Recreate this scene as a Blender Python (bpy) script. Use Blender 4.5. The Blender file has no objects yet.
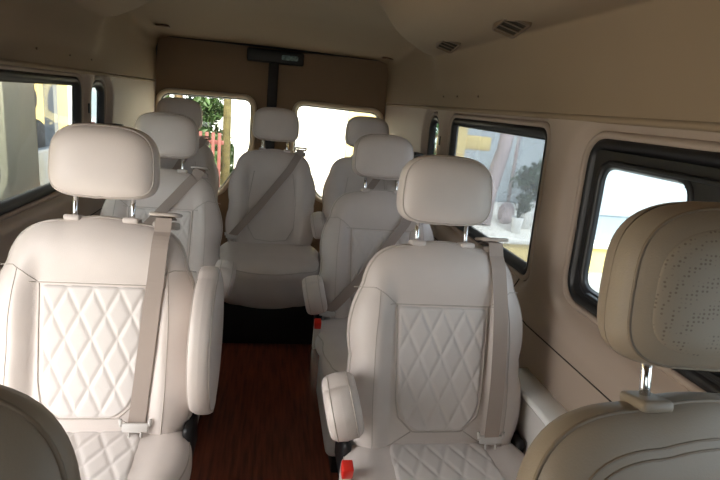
import bpy, bmesh, math, random
import numpy as np
from mathutils import Vector, Matrix
random.seed(7)
PI = math.pi
scn = bpy.context.scene
COL = scn.collection

# ------------------------------------------------------------------ materials
def srgb(r, g, b):
    def c(v):
        v /= 255.0
        return v/12.92 if v <= .04045 else ((v+.055)/1.055)**2.4
    return (c(r), c(g), c(b), 1)

def mat(name, col, rough=.5, metal=0.0, noise=None, bump=None, spec=.5, coat=0, sheen=0):
    """noise=(scale, amount): colour mottling; bump=(scale, strength): fine grain"""
    m = bpy.data.materials.new(name); m.use_nodes = True
    nt = m.node_tree; b = nt.nodes['Principled BSDF']
    b.inputs['Base Color'].default_value = col
    b.inputs['Roughness'].default_value = rough
    b.inputs['Metallic'].default_value = metal
    b.inputs['Specular IOR Level'].default_value = spec
    b.inputs['Coat Weight'].default_value = coat
    tc = nt.nodes.new('ShaderNodeTexCoord')
    if noise:
        n = nt.nodes.new('ShaderNodeTexNoise'); n.inputs['Scale'].default_value = noise[0]
        n.inputs['Detail'].default_value = 4
        nt.links.new(tc.outputs['Object'], n.inputs['Vector'])
        r = nt.nodes.new('ShaderNodeValToRGB')
        a = noise[1]
        r.color_ramp.elements[0].position = .3; r.color_ramp.elements[1].position = .7
        r.color_ramp.elements[0].color = (col[0]*(1-a), col[1]*(1-a), col[2]*(1-a), 1)
        r.color_ramp.elements[1].color = (min(1, col[0]*(1+a)), min(1, col[1]*(1+a)), min(1, col[2]*(1+a)), 1)
        nt.links.new(n.outputs['Fac'], r.inputs['Fac'])
        nt.links.new(r.outputs['Color'], b.inputs['Base Color'])
    if bump:
        v = nt.nodes.new('ShaderNodeTexVoronoi' if len(bump) > 2 else 'ShaderNodeTexNoise')
        v.inputs['Scale'].default_value = bump[0]
        nt.links.new(tc.outputs['Object'], v.inputs['Vector'])
        bp = nt.nodes.new('ShaderNodeBump'); bp.inputs['Strength'].default_value = bump[1]
        bp.inputs['Distance'].default_value = .001
        nt.links.new(v.outputs[0], bp.inputs['Height'])
        nt.links.new(bp.outputs['Normal'], b.inputs['Normal'])
    return m

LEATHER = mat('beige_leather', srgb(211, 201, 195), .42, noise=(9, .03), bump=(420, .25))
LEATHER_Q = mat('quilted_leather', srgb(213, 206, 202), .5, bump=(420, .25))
LEATHER_D = mat('tan_shaded_leather', srgb(140, 128, 114), .5, noise=(9, .04), bump=(420, .25))  # tan leather with the front row's shade put into its colour
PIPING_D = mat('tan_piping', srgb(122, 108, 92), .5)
PIPING = mat('leather_piping', srgb(186, 176, 168), .5)
HEADLINER = mat('headliner_fabric', srgb(141, 122, 99), .85, noise=(2.5, .03), bump=(600, .3))
WALLMAT = mat('beige_wall_plastic', srgb(164, 147, 133), .6, noise=(3, .03), bump=(500, .2))
DOORMAT = mat('brown_door_trim', srgb(128, 107, 86), .75, noise=(4, .04), bump=(500, .2))
PALETRIM = mat('pale_window_trim', srgb(206, 192, 168), .5)
RUBBER = mat('black_rubber', srgb(20, 20, 22), .45)
BLACK = mat('black_plastic', srgb(16, 16, 18), .5)
CHROME = mat('polished_steel', (.78, .78, .8, 1), .12, metal=1)
GREYPL = mat('pale_grey_plastic', srgb(206, 202, 198), .4)
WEBBING = mat('taupe_webbing', srgb(166, 152, 143), .7, bump=(900, .4))
REDBTN = mat('red_plastic', srgb(220, 45, 32), .35)
SEAMDARK = mat('dark_seam', srgb(46, 38, 30), .9)
VENTMAT = mat('vent_brown_plastic', srgb(104, 86, 66), .55)
YELLOW = mat('yellow_render', srgb(230, 204, 134), .85, noise=(3, .05))
WHITEWALL = mat('white_render', srgb(240, 236, 226), .85, noise=(3, .03))
CONCRETE = mat('concrete_paving', srgb(170, 168, 160), .9, noise=(4, .12), bump=(60, .3))
GREYWALL = mat('pale_grey_cladding', srgb(186, 194, 198), .7, noise=(2, .05))
BARK = mat('tree_bark', srgb(120, 100, 74), .9, noise=(12, .25), bump=(60, .8))
REDBROWN = mat('red_brown_paint', srgb(112, 60, 54), .7, noise=(8, .1))
POTMAT = mat('white_ceramic', srgb(235, 235, 232), .3)
STONE = mat('pink_grey_stone', srgb(176, 160, 160), .6, noise=(6, .12))
PANELMETAL = mat('silver_vehicle_paint', srgb(236, 235, 226), .4)
DARKSEAT = mat('dark_reflection_grey', srgb(70, 72, 76), .8, noise=(20, .1))  # dark tone of the reflected seat silhouette
BLUEGREY = mat('blue_grey_standin_paint', srgb(84, 96, 110), .35, noise=(5, .12), coat=.4)  # body colour of the added van

def leaf_mat(name, c):
    return mat(name, c, .6, noise=(2.5, .35))
LEAF = leaf_mat('tree_leaves', srgb(66, 92, 50))
LEAF2 = leaf_mat('plant_leaves', srgb(40, 66, 38))

def perforated():
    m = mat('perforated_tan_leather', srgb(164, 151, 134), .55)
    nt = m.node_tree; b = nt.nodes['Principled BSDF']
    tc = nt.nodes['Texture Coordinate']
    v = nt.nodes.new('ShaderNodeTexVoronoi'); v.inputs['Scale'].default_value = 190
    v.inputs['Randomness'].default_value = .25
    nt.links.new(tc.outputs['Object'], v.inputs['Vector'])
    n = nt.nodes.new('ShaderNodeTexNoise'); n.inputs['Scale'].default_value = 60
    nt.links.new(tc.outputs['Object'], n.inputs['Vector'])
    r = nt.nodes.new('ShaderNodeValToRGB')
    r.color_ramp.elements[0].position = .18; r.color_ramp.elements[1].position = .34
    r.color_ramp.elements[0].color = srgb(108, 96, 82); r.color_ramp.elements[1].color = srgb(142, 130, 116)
    nt.links.new(v.outputs['Distance'], r.inputs['Fac'])
    n2 = nt.nodes.new('ShaderNodeValToRGB')
    n2.color_ramp.elements[0].position = .36; n2.color_ramp.elements[1].position = .46
    nt.links.new(n.outputs['Fac'], n2.inputs['Fac'])
    mx = nt.nodes.new('ShaderNodeMix'); mx.data_type = 'RGBA'
    nt.links.new(n2.outputs['Color'], mx.inputs[0])
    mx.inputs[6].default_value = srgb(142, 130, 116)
    nt.links.new(r.outputs['Color'], mx.inputs[7])
    nt.links.new(mx.outputs[2], b.inputs['Base Color'])
    return m
PERF = perforated()

def wood():
    m = bpy.data.materials.new('red_brown_wood_floor'); m.use_nodes = True
    nt = m.node_tree; b = nt.nodes['Principled BSDF']
    tc = nt.nodes.new('ShaderNodeTexCoord'); mp = nt.nodes.new('ShaderNodeMapping')
    mp.inputs['Scale'].default_value = (22, 1.6, 1)
    nt.links.new(tc.outputs['Object'], mp.inputs['Vector'])
    n = nt.nodes.new('ShaderNodeTexNoise'); n.inputs['Scale'].default_value = 3; n.inputs['Detail'].default_value = 8
    nt.links.new(mp.outputs['Vector'], n.inputs['Vector'])
    r = nt.nodes.new('ShaderNodeValToRGB')
    r.color_ramp.elements[0].position = .3; r.color_ramp.elements[1].position = .72
    r.color_ramp.elements[0].color = srgb(84, 38, 26); r.color_ramp.elements[1].color = srgb(150, 80, 56)
    nt.links.new(n.outputs['Fac'], r.inputs['Fac'])
    nt.links.new(r.outputs['Color'], b.inputs['Base Color'])
    b.inputs['Roughness'].default_value = .38
    bp = nt.nodes.new('ShaderNodeBump'); bp.inputs['Strength'].default_value = .3; bp.inputs['Distance'].default_value = .001
    nt.links.new(n.outputs['Fac'], bp.inputs['Height']); nt.links.new(bp.outputs['Normal'], b.inputs['Normal'])
    return m
WOOD = wood()

def glass(name, tint, refl=.12, haze=0.0):
    m = bpy.data.materials.new(name); m.use_nodes = True
    nt = m.node_tree; nt.nodes.clear()
    out = nt.nodes.new('ShaderNodeOutputMaterial')
    tr = nt.nodes.new('ShaderNodeBsdfTransparent'); tr.inputs['Color'].default_value = tint
    gl = nt.nodes.new('ShaderNodeBsdfGlossy'); gl.inputs['Roughness'].default_value = .02
    gl.inputs['Color'].default_value = (.9, .95, 1, 1)
    fr = nt.nodes.new('ShaderNodeLayerWeight'); fr.inputs['Blend'].default_value = .5
    pw = nt.nodes.new('ShaderNodeMath'); pw.operation = 'POWER'; pw.inputs[1].default_value = 4
    ml = nt.nodes.new('ShaderNodeMath'); ml.operation = 'MULTIPLY_ADD'; ml.inputs[1].default_value = .45; ml.inputs[2].default_value = .02
    nt.links.new(fr.outputs['Facing'], pw.inputs[0]); nt.links.new(pw.outputs[0], ml.inputs[0])
    mx = nt.nodes.new('ShaderNodeMixShader')
    nt.links.new(ml.outputs[0], mx.inputs['Fac'])
    nt.links.new(tr.outputs[0], mx.inputs[1]); nt.links.new(gl.outputs[0], mx.inputs[2])
    last = mx
    if haze:
        df = nt.nodes.new('ShaderNodeBsdfDiffuse'); df.inputs['Color'].default_value = (.8, .85, .88, 1)
        tl = nt.nodes.new('ShaderNodeBsdfTranslucent'); tl.inputs['Color'].default_value = (.8, .85, .88, 1)
        ad = nt.nodes.new('ShaderNodeMixShader'); ad.inputs[0].default_value = .5
        nt.links.new(df.outputs[0], ad.inputs[1]); nt.links.new(tl.outputs[0], ad.inputs[2])
        m2 = nt.nodes.new('ShaderNodeMixShader'); m2.inputs[0].default_value = haze
        nt.links.new(mx.outputs[0], m2.inputs[1]); nt.links.new(ad.outputs[0], m2.inputs[2])
        last = m2
    nt.links.new(last.outputs[0], out.inputs['Surface'])
    return m
GLASS = glass('tinted_window_glass', (.60, .66, .70, 1))
GLASS_HAZY = glass('hazy_window_glass', (.36, .39, .42, 1), haze=.07)  # diffuse haze mixed in for the grey reflection on the pane
GLASS_REAR = glass('clear_rear_glass', (.86, .88, .86, 1))

# ------------------------------------------------------------------ mesh helpers
class MB:
    """collects vertices and faces of ONE mesh; faces carry a material index"""
    def __init__(s): s.v = []; s.f = []; s.mi = []; s.sm = []
    def add(s, vs, fs, mi=0, smooth=True, M=None):
        o = len(s.v)
        for p in vs:
            p = Vector(p)
            s.v.append(tuple(M @ p) if M is not None else tuple(p))
        for f in fs:
            s.f.append(tuple(i+o for i in f)); s.mi.append(mi); s.sm.append(smooth)
        return s
    def mesh(s, name, mats):
        me = bpy.data.meshes.new(name)
        me.from_pydata(s.v, [], s.f)
        for m in mats: me.materials.append(m)
        me.polygons.foreach_set('material_index', s.mi)
        me.polygons.foreach_set('use_smooth', s.sm)
        bm = bmesh.new(); bm.from_mesh(me)
        bmesh.ops.recalc_face_normals(bm, faces=bm.faces)
        bm.to_mesh(me); bm.free()
        me.update()
        return me

def link(name, me, parent=None, loc=None):
    o = bpy.data.objects.new(name, me); COL.objects.link(o)
    if parent: o.parent = parent
    if loc is not None: o.location = loc
    return o

def tag(o, label=None, cat=None, group=None, kind=None):
    if label: o['label'] = label
    if cat: o['category'] = cat
    if group: o['group'] = group
    if kind: o['kind'] = kind
    return o

def empty(name, loc, rz=0):
    o = bpy.data.objects.new(name, None); COL.objects.link(o)
    o.location = loc; o.rotation_euler = (0, 0, rz); o.empty_display_size = .1
    return o

def box(mb, x0, x1, y0, y1, z0, z1, bev=0.0, seg=2, mi=0, M=None, smooth=False):
    bm = bmesh.new(); bmesh.ops.create_cube(bm, size=1)
    for v in bm.verts:
        v.co = Vector(((x0+x1)/2+v.co.x*(x1-x0), (y0+y1)/2+v.co.y*(y1-y0), (z0+z1)/2+v.co.z*(z1-z0)))
    if bev > 0:
        bmesh.ops.bevel(bm, geom=bm.edges[:], offset=bev, segments=seg, affect='EDGES', profile=.5)
    bm.verts.index_update()
    mb.add([v.co.copy() for v in bm.verts], [[v.index for v in f.verts] for f in bm.faces], mi, smooth or bev > 0, M)
    bm.free(); return mb

def tube(mb, pts, r, n=10, mi=0, closed=False, caps=True):
    pts = [Vector(p) for p in pts]; N = len(pts)
    rs = r if isinstance(r, (list, tuple)) else [r]*N
    vs = []; fs = []; prev = None
    for i, p in enumerate(pts):
        a = pts[(i-1) % N] if (closed or i > 0) else p
        b = pts[(i+1) % N] if (closed or i < N-1) else p
        t = (b-a); t = t.normalized() if t.length > 1e-9 else Vector((0, 0, 1))
        if prev is None:
            ref = Vector((0, 1, 0)) if abs(t.y) < .9 else Vector((1, 0, 0))
            u = t.cross(ref).normalized()
        else:
            u = (prev - t*prev.dot(t)).normalized()
        prev = u; w = t.cross(u)
        for k in range(n):
            a_ = 2*PI*k/n
            vs.append(p + (u*math.cos(a_)+w*math.sin(a_))*rs[i])
    L = N if closed else N-1
    for i in range(L):
        j = (i+1) % N
        for k in range(n):
            k2 = (k+1) % n
            fs.append((i*n+k, i*n+k2, j*n+k2, j*n+k))
    if caps and not closed:
        fs.append(tuple(range(n))); fs.append(tuple((N-1)*n+k for k in range(n)))
    mb.add(vs, fs, mi, True); return mb

def round_poly(pts, rad, seg=6):
    """rounded closed polygon; rad is a number or one per corner"""
    out = []; N = len(pts)
    for i in range(N):
        p = Vector(pts[i]); a = Vector(pts[i-1]); b = Vector(pts[(i+1) % N])
        r = rad[i] if isinstance(rad, (list, tuple)) else rad
        u = (a-p); v = (b-p); lu, lv = u.length, v.length; u.normalize(); v.normalize()
        ang = u.angle(v); t = min(r/math.tan(ang/2), lu*.49, lv*.49)
        s, e = p+u*t, p+v*t
        for k in range(seg+1):
            q = k/seg
            out.append(tuple(s*(1-q)**2 + p*2*q*(1-q) + e*q*q))
    return out

class Pad:
    """upholstered shape: closed star-shaped outline in (a,b), depth along d"""
    def __init__(s, outline, front, back, centre=(0, 0)):
        s.c = centre
        P = np.array(outline)-np.array(centre)
        th = np.arctan2(P[:, 1], P[:, 0]); r = np.hypot(P[:, 0], P[:, 1])
        k = np.argsort(th); s.th = th[k]; s.r = r[k]; s.front = front; s.back = back
    def rad(s, t):
        return float(np.interp((t+PI) % (2*PI)-PI, s.th, s.r, period=2*PI))
    def sval(s, a, b):
        x, y = a-s.c[0], b-s.c[1]
        return math.hypot(x, y)/max(1e-6, s.rad(math.atan2(y, x)))
    def y(s, a, b):
        return s.front(a, b, min(1, s.sval(a, b)))
    def build(s, mb, mp, nt=120, nr=36, mi=0, M=None):
        rings = [math.sin(PI/2*(i/nr))**.8 for i in range(1, nr+1)]
        for side, fn in ((0, s.front), (1, s.back)):
            vs = [mp(s.c[0], s.c[1], fn(s.c[0], s.c[1], 0))]; fs = []
            for q in rings:
                for j in range(nt):
                    t = 2*PI*j/nt; R = s.rad(t)*q
                    a, b = s.c[0]+R*math.cos(t), s.c[1]+R*math.sin(t)
                    vs.append(mp(a, b, fn(a, b, q)))
            for j in range(nt): fs.append((0, 1+j, 1+(j+1) % nt))
            for i in range(nr-1):
                for j in range(nt):
                    k = (j+1) % nt
                    fs.append((1+i*nt+j, 1+(i+1)*nt+j, 1+(i+1)*nt+k, 1+i*nt+k))
            mb.add(vs, fs, mi, True, M)
        return mb

def dome(s, p=6, q=.5): return max(0.0, 1-s**p)**q
def sstep(a, b, x):
    t = min(1, max(0, (x-a)/(b-a))); return t*t*(3-2*t)

# ------------------------------------------------------------------ the seat (faces -Y, origin on the floor)
PIV = .43                                   # hip pivot height
RECL = math.radians(14.5)
MBACK = Matrix.Translation((0, 0, PIV)) @ Matrix.Rotation(-RECL, 4, 'X')
def mpb(a, b, d): return (a, d, b)          # backrest frame: x, depth, height

back_out = round_poly([(-.232, -.05), (.232, -.05), (.248, .22), (.205, .55), (-.205, .55), (-.248, .22)],
                      [.05, .05, .25, .13, .13, .25], 10)
def back_front(a, b, s):
    bol = sstep(.125, .185, abs(a))*(1-sstep(.36, .52, b))
    head = sstep(.38, .50, b)*.012
    seam = -.0045*math.exp(-((abs(a)-.135)/.006)**2)*(1 if .05 < b < .40 else 0)
    return -(.052*dome(s, 7, .5) + bol*.030*dome(s, 5, .8) + (head+seam)*dome(s, 4, 1))
def back_rear(a, b, s): return .050*dome(s, 10, .5)
BACK = Pad(back_out, back_front, back_rear, (0, .25))

def u_panel(mb, w, b0, b1, surf, mp, quilt=True, nu=92, nv=132, dw=.062, dh=.125, M=None, mi=0, rb=.085, rt=.012):
    """quilted panel laid on a padded surface; U-shaped lower end, relief is real"""
    vs = []; fs = []
    H = b1-b0
    for i in range(nv+1):
        b = b0+H*(i/nv)
        db = b-b0; ww = w
        if db < rb: ww = w-rb+rb*math.sqrt(max(0, 1-((rb-db)/rb)**2))
        dt = b1-b
        if dt < rt: ww = w-rt+rt*math.sqrt(max(0, 1-((rt-dt)/rt)**2))
        ww *= 1-.10*(1-i/nv)
        for j in range(nu+1):
            u = -1+2*j/nu; a = u*ww
            e = min(1.0, min((ww-abs(a)), db, dt)/.010); e = math.sin(e*PI/2)
            h = .004
            if quilt:
                p, q = a/dw+b/dh, a/dw-b/dh
                d = min(abs(p-round(p)), abs(q-round(q)))
                h = .002+.0024*(1-math.exp(-(d/.11)**2))
            vs.append(mp(a, b, surf(a, b)-(-.002+(h+.002)*e)))
    for i in range(nv):
        for j in range(nu):
            o = i*(nu+1)+j
            fs.append((o, o+1, o+nu+2, o+nu+1))
    mb.add(vs, fs, mi, True, M); return mb

def seam(mb, pts, surf, mp, r=.0016, lift=.0002, M=None, mi=0, n=26):
    """a stitched seam following the padded surface through 2-D points"""
    P = []
    for k in range(len(pts)-1):
        for i in range(n):
            q = i/n
            P.append((pts[k][0]*(1-q)+pts[k+1][0]*q, pts[k][1]*(1-q)+pts[k+1][1]*q))
    P.append(pts[-1])
    # smooth
    for _ in range(6):
        P = [P[0]]+[((P[i-1][0]+2*P[i][0]+P[i+1][0])/4, (P[i-1][1]+2*P[i][1]+P[i+1][1])/4) for i in range(1, len(P)-1)]+[P[-1]]
    Q = [Vector(mp(a, b, surf(a, b)-lift)) for a, b in P]
    if M is not None: Q = [M @ q for q in Q]
    tube(mb, Q, r, 6, mi)

def perim(mb, pad, q, fn, mp, r=.0025, M=None, mi=0, n=140, b_min=-9):
    P = []
    for j in range(n):
        t = 2*PI*j/n-PI/2; R = pad.rad(t)*q
        a, b = pad.c[0]+R*math.cos(t), pad.c[1]+R*math.sin(t)
        v = Vector(mp(a, b, fn(a, b, q)))
        P.append(M @ v if M is not None else v)
    tube(mb, P, r, 6, mi, closed=True)

# headrest
HC = .704                                    # centre height above the pivot along the back
HT = Matrix.Translation((0, -.012, HC)) @ Matrix.Rotation(math.radians(6), 4, 'X')
def sup(w, h, n, top=0.0, N=96):
    o = []
    for k in range(N):
        t = 2*PI*k/N; c, s_ = math.cos(t), math.sin(t)
        x = w*abs(c)**(2/n)*(1 if c > 0 else -1); y = h*abs(s_)**(2/n)*(1 if s_ > 0 else -1)
        x *= 1-top*(y/h+1)/2
        o.append((x, y))
    return o
def head_shape(w, h, N=120):
    o = []
    for k in range(N):
        t = 2*PI*k/N; c, q = math.cos(t), math.sin(t)
        n = 3.1 if q > 0 else 4.2
        x = w*abs(c)**(2/n)*(1 if c > 0 else -1); y = h*abs(q)**(2/n)*(1 if q > 0 else -1)
        o.append((x*(1-.03*(y/h+1)), y))
    return o
head_out = head_shape(.138, .096)
def head_front(a, b, s): return -(.052*dome(s, 5, .5)+.006*(1-(a/.14)**2))
def head_rear(a, b, s): return .048*dome(s, 6, .5)
HEAD = Pad(head_out, head_front, head_rear)

# cushion
cush_out = round_poly([(-.235, -.25), (.235, -.25), (.25, .0), (.235, .27), (-.235, .27), (-.25, 0)],
                      [.09, .09, .3, .03, .03, .3], 8)
def cush_top(a, b, s):
    bol = sstep(.150, .20, abs(a))
    return (.055*dome(s, 14, .5)+bol*.006*dome(s, 5, .8)+.012*math.exp(-((b+.16)/.09)**2)*dome(s, 4, 1))
def cush_bot(a, b, s): return -.075*dome(s, 12, .5)
def cush_bot_tall(a, b, s): return -.175*dome(s, 14, .5)
CUSH = Pad(cush_out, cush_top, cush_bot)
CUSHT = Pad([(a*1.08, b) for a, b in cush_out], cush_top, cush_bot_tall)
CUSHS = Pad(cush_out, cush_top, cush_bot_tall)
CZ = .395; CY = -.235
def mpc(a, b, d): return (a, b+CY, CZ+d)

# armrest: outline in (length, height), thickness across
arm_out = round_poly([(-.11, -.045), (.01, -.072), (.085, -.070), (.12, -.01), (.09, .056), (-.11, .055)],
                     [.04, .1, .05, .05, .05, .04], 8)
ARM = Pad(arm_out, lambda a, b, s: .043*dome(s, 10, .5), lambda a, b, s: -.043*dome(s, 10, .5))
armu_out = round_poly([(-.20, -.042), (.18, -.042), (.20, 0), (.19, .045), (-.20, .045)], [.012, .012, .02, .012, .012], 8)
ARMU = Pad(armu_out, lambda a, b, s: .027*dome(s, 50, .5), lambda a, b, s: -.027*dome(s, 50, .5))

CACHE = {}
def cached(key, fn):
    if key not in CACHE: CACHE[key] = fn()
    return CACHE[key]

def ribbon(mb, P, half, thick=.0022, side=None, mi=0):
    P = [Vector(p) for p in P]; N = len(P); vs = []; fs = []
    for i, p in enumerate(P):
        t = (P[min(N-1, i+1)]-P[max(0, i-1)]).normalized()
        nrm = Vector((0, -1, .05))
        w = t.cross(nrm).normalized(); nn = w.cross(t).normalized()
        for sx, sy in ((-1, -1), (1, -1), (1, 1), (-1, 1)):
            vs.append(p+w*half*sx+nn*thick*.5*sy)
    for i in range(N-1):
        for k in range(4):
            k2 = (k+1) % 4
            fs.append((i*4+k, i*4+k2, i*4+4+k2, i*4+4+k))
    fs += [(0, 1, 2, 3), tuple((N-1)*4+k for k in range(4))]
    mb.add(vs, fs, mi, False); return mb

def seat(label, X, Y, Z=0, rz=0, lm='std', quilt=True, arm=(), belt=None, base='pedestal', buckle=True, head=True,
         cat='seat', group=None, headrise=0.0, belt_mi=0):
    root = empty('passenger_seat', (X, Y, Z), rz)
    tag(root, label, cat, group)
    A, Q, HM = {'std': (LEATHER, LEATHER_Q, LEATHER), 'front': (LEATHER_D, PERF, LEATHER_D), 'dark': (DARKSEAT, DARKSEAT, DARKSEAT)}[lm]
    # backrest
    def f():
        m = MB(); BACK.build(m, mpb, 140, 44, 0, MBACK)
        perim(m, BACK, .985, lambda a, b, s: back_front(a, b, .985), mpb, .0028, MBACK, 1)
        if lm == 'front':
            for q in (.83, .865): perim(m, BACK, q, lambda a, b, s: back_front(a, b, q), mpb, .0017, MBACK, 1)
        for sx in (-1, 1):
            if quilt:
                seam(m, [(sx*.128, .385), (sx*.165, .415), (sx*.19, .43), (sx*.24, .425)], BACK.y, mpb, M=MBACK, mi=1)
                seam(m, [(sx*.075, .045), (sx*.125, .012), (sx*.17, -.01)], BACK.y, mpb, M=MBACK, mi=1)
                seam(m, [(sx*.178, .425), (sx*.187, .30), (sx*.187, .12), (sx*.180, -.02)], BACK.y, mpb, M=MBACK, mi=1, r=.0012)
            else:
                seam(m, [(0, .02), (sx*.09, .03), (sx*.13, .10), (sx*.135, .25), (sx*.11, .42)], BACK.y, mpb, M=MBACK, mi=1, r=.002)
        if quilt: seam(m, [(-.129, .385), (-.121, .14), (-.112, .085), (-.07, .044), (.07, .044), (.112, .085), (.121, .14), (.129, .385)], BACK.y, mpb, M=MBACK, mi=1, r=.0022)
        if quilt: seam(m, [(-.15, .388), (0, .388), (.15, .388)], BACK.y, mpb, M=MBACK, mi=1)
        return m.mesh('backrest', [A, {'std': PIPING, 'front': PIPING_D, 'dark': DARKSEAT}[lm]])
    back = link('backrest', cached(('back', lm, quilt), f), root)
    if quilt:
        def f():
            m = MB(); u_panel(m, .126, .045, .385, BACK.y, mpb, M=MBACK); return m.mesh('quilted_panel', [Q])
        q = link('quilted_panel', cached(('bq', lm), f), back)
        q['label'] = 'diamond quilted panel' if lm == 'std' else 'perforated panel'
    # headrest + posts
    HS = Matrix.Translation((.004, 0, .006)) @ Matrix.Diagonal((1.0, 1.05, 1.13, 1)) if lm == 'front' else Matrix.Identity(4)
    if head:
        def f():
            m = MB(); HEAD.build(m, mpb, 110, 30, 0, MBACK @ HT @ HS)
            perim(m, HEAD, .93, lambda a, b, s: head_front(a, b, .93), mpb, .0022, MBACK @ HT @ HS, 1)
            return m.mesh('headrest', [HM, {'std': PIPING, 'front': PIPING_D, 'dark': DARKSEAT}[lm]])
        h = link('headrest', cached(('head', lm), f), root)
        if lm == 'front':
            def f():
                m = MB(); M = MBACK @ HT @ HS
                def surf(a, b): return head_front(a, b, min(1, HEAD.sval(a, b)))
                o = head_shape(.112, .070)
                P = Pad(o, lambda a, b, s: surf(a, b)-.0025*dome(s, 10, .5), lambda a, b, s: surf(a, b)+.002)
                P.build(m, mpb, 90, 20, 0, M); return m.mesh('perforated_insert', [PERF])
            hi = link('perforated_insert', cached('hins', f), h); hi['label'] = 'perforated leather insert'
        for sx in (-1, 1):
            def f():
                m = MB()
                tube(m, [MBACK @ Vector((sx*.071, -.002, .50)), MBACK @ Vector((sx*.071, -.004, .66))], .0062, 14)
                return m.mesh('headrest_post', [CHROME])
            p = link('headrest_post', cached(('post', sx), f), root); p['label'] = 'polished steel headrest post'
            def f():
                m = MB()
                box(m, sx*.071-.02, sx*.071+.02, -.030, .020, .546, .562, .006, 3, M=MBACK)
                return m.mesh('post_sleeve', [A])
            link('post_sleeve', cached(('sleeve', sx, lm), f), root)
    # cushion
    tall = {'box': 1, 'boxside': 2}.get(base, 0)
    def f():
        m = MB(); pad = (CUSH, CUSHT, CUSHS)[tall]
        pad.build(m, mpc, 130, 38, 0)
        perim(m, pad, .975, lambda a, b, s: cush_top(a, b, .975), mpc, .0025, None, 1)
        cs = lambda a, b: pad.y(a, b)
        for sx in (-1, 1):
            seam(m, [(sx*.10, .20), (sx*.15, .24), (sx*.2, .25)], lambda a, b: pad.y(a, b)+.0004, mpc, M=None, mi=1)
        return m.mesh('seat_cushion', [A, {'std': PIPING, 'front': PIPING_D, 'dark': DARKSEAT}[lm]])
    c = link('seat_cushion', cached(('cush', lm, tall), f), root)
    if quilt:
        def f():
            m = MB()
            u_panel(m, .150, -.235, .19, lambda a, b: -CUSH.y(a, -b), lambda a, b, d: mpc(a, -b, -d), nv=110, nu=90)
            return m.mesh('quilted_panel', [Q])
        q = link('quilted_panel', cached(('cq', lm), f), c)
        q['label'] = 'diamond quilted panel' if lm == 'std' else 'perforated panel'
    # base
    if base == 'pedestal':
        def f():
            m = MB(); box(m, -.225, .225, -.43, .03, .05, .345, .03, 3); return m.mesh('base_cover', [GREYPL if lm != 'dark' else DARKSEAT])
        link('base_cover', cached(('bc', lm), f), root)
        for sx in (-1, 1):
            def f():
                m = MB(); box(m, sx*.17-.03, sx*.17+.03, -.44, .10, .0, .055, .006, 2); return m.mesh('floor_rail', [BLACK])
            link('floor_rail', cached(('rail', sx), f), root)
        def f():
            m = MB(); box(m, .233, .257, -.06, .075, PIV-.09, PIV+.035, .01, 2); return m.mesh('recliner_hinge', [BLACK])
        link('recliner_hinge', cached('hinge', f), root)
        def f():
            m = MB(); box(m, -.257, -.233, -.06, .075, PIV-.09, PIV+.035, .01, 2); return m.mesh('recliner_hinge', [BLACK])
        link('recliner_hinge', cached('hinge2', f), root)
    elif tall:
        hw = .262 if tall == 1 else .25
        def f():
            m = MB(); box(m, -hw, hw, -.32, .12, -.05, .23, .008, 2); return m.mesh('seat_box', [BLACK])
        b = link('seat_box', cached(('sbox', tall), f), root); b['label'] = 'black box under the rear seat'
    # armrests: (side, 'down'|'up', tilt)
    for side, pose, tilt, dz in arm:
        def f():
            m = MB()
            if pose == 'down':
                M = (Matrix.Translation((side*.272, -.075, .60+dz)) @ Matrix.Rotation(math.radians(-tilt), 4, 'X') @ Matrix.Rotation(side*.12, 4, 'Z') @ Matrix.Rotation(side*.22, 4, 'Y'))
                ARM.build(m, lambda a, b, d: (d, -a, b), 90, 16, 0, M)
                for sgn in (-1, 1):
                    perim(m, ARM, .96, lambda a, b, s: sgn*.043*dome(.96, 10, .5), lambda a, b, d: (d, -a, b), .0016, M, 1)
            else:
                M = (Matrix.Translation((side*.280, .045, .675)) @ Matrix.Rotation(-RECL*.55, 4, 'X'))
                ARMU.build(m, lambda a, b, d: (d, -b, a), 90, 16, 0, M)
                for sgn in (-1, 1):
                    perim(m, ARMU, .96, lambda a, b, s: sgn*.027*dome(.96, 50, .5), lambda a, b, d: (d, -b, a), .0016, M, 1)
            return m.mesh('armrest', [A, PIPING])
        ar = link('armrest', cached(('arm', side, pose, tilt, dz, lm), f), root)
        ar['label'] = 'raised padded armrest' if pose == 'up' else 'lowered padded armrest'
        def f():
            m = MB(); tube(m, [(side*.22, .05, PIV+.09), (side*.30, .05, PIV+.09)], .02, 14); return m.mesh('armrest_pivot', [GREYPL])
        link('armrest_pivot', cached(('apiv', side), f), root)
        if pose == 'up':
            def f():
                m = MB()
                box(m, side*.280-.006, side*.280+.006, -.006, .002, .50, .545, .002, 2)
                return m.mesh('zip_pull', [CHROME])
            link('zip_pull', cached(('zip', side), f), ar)
            ar.children[0].location = (0, 0, 0)
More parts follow.
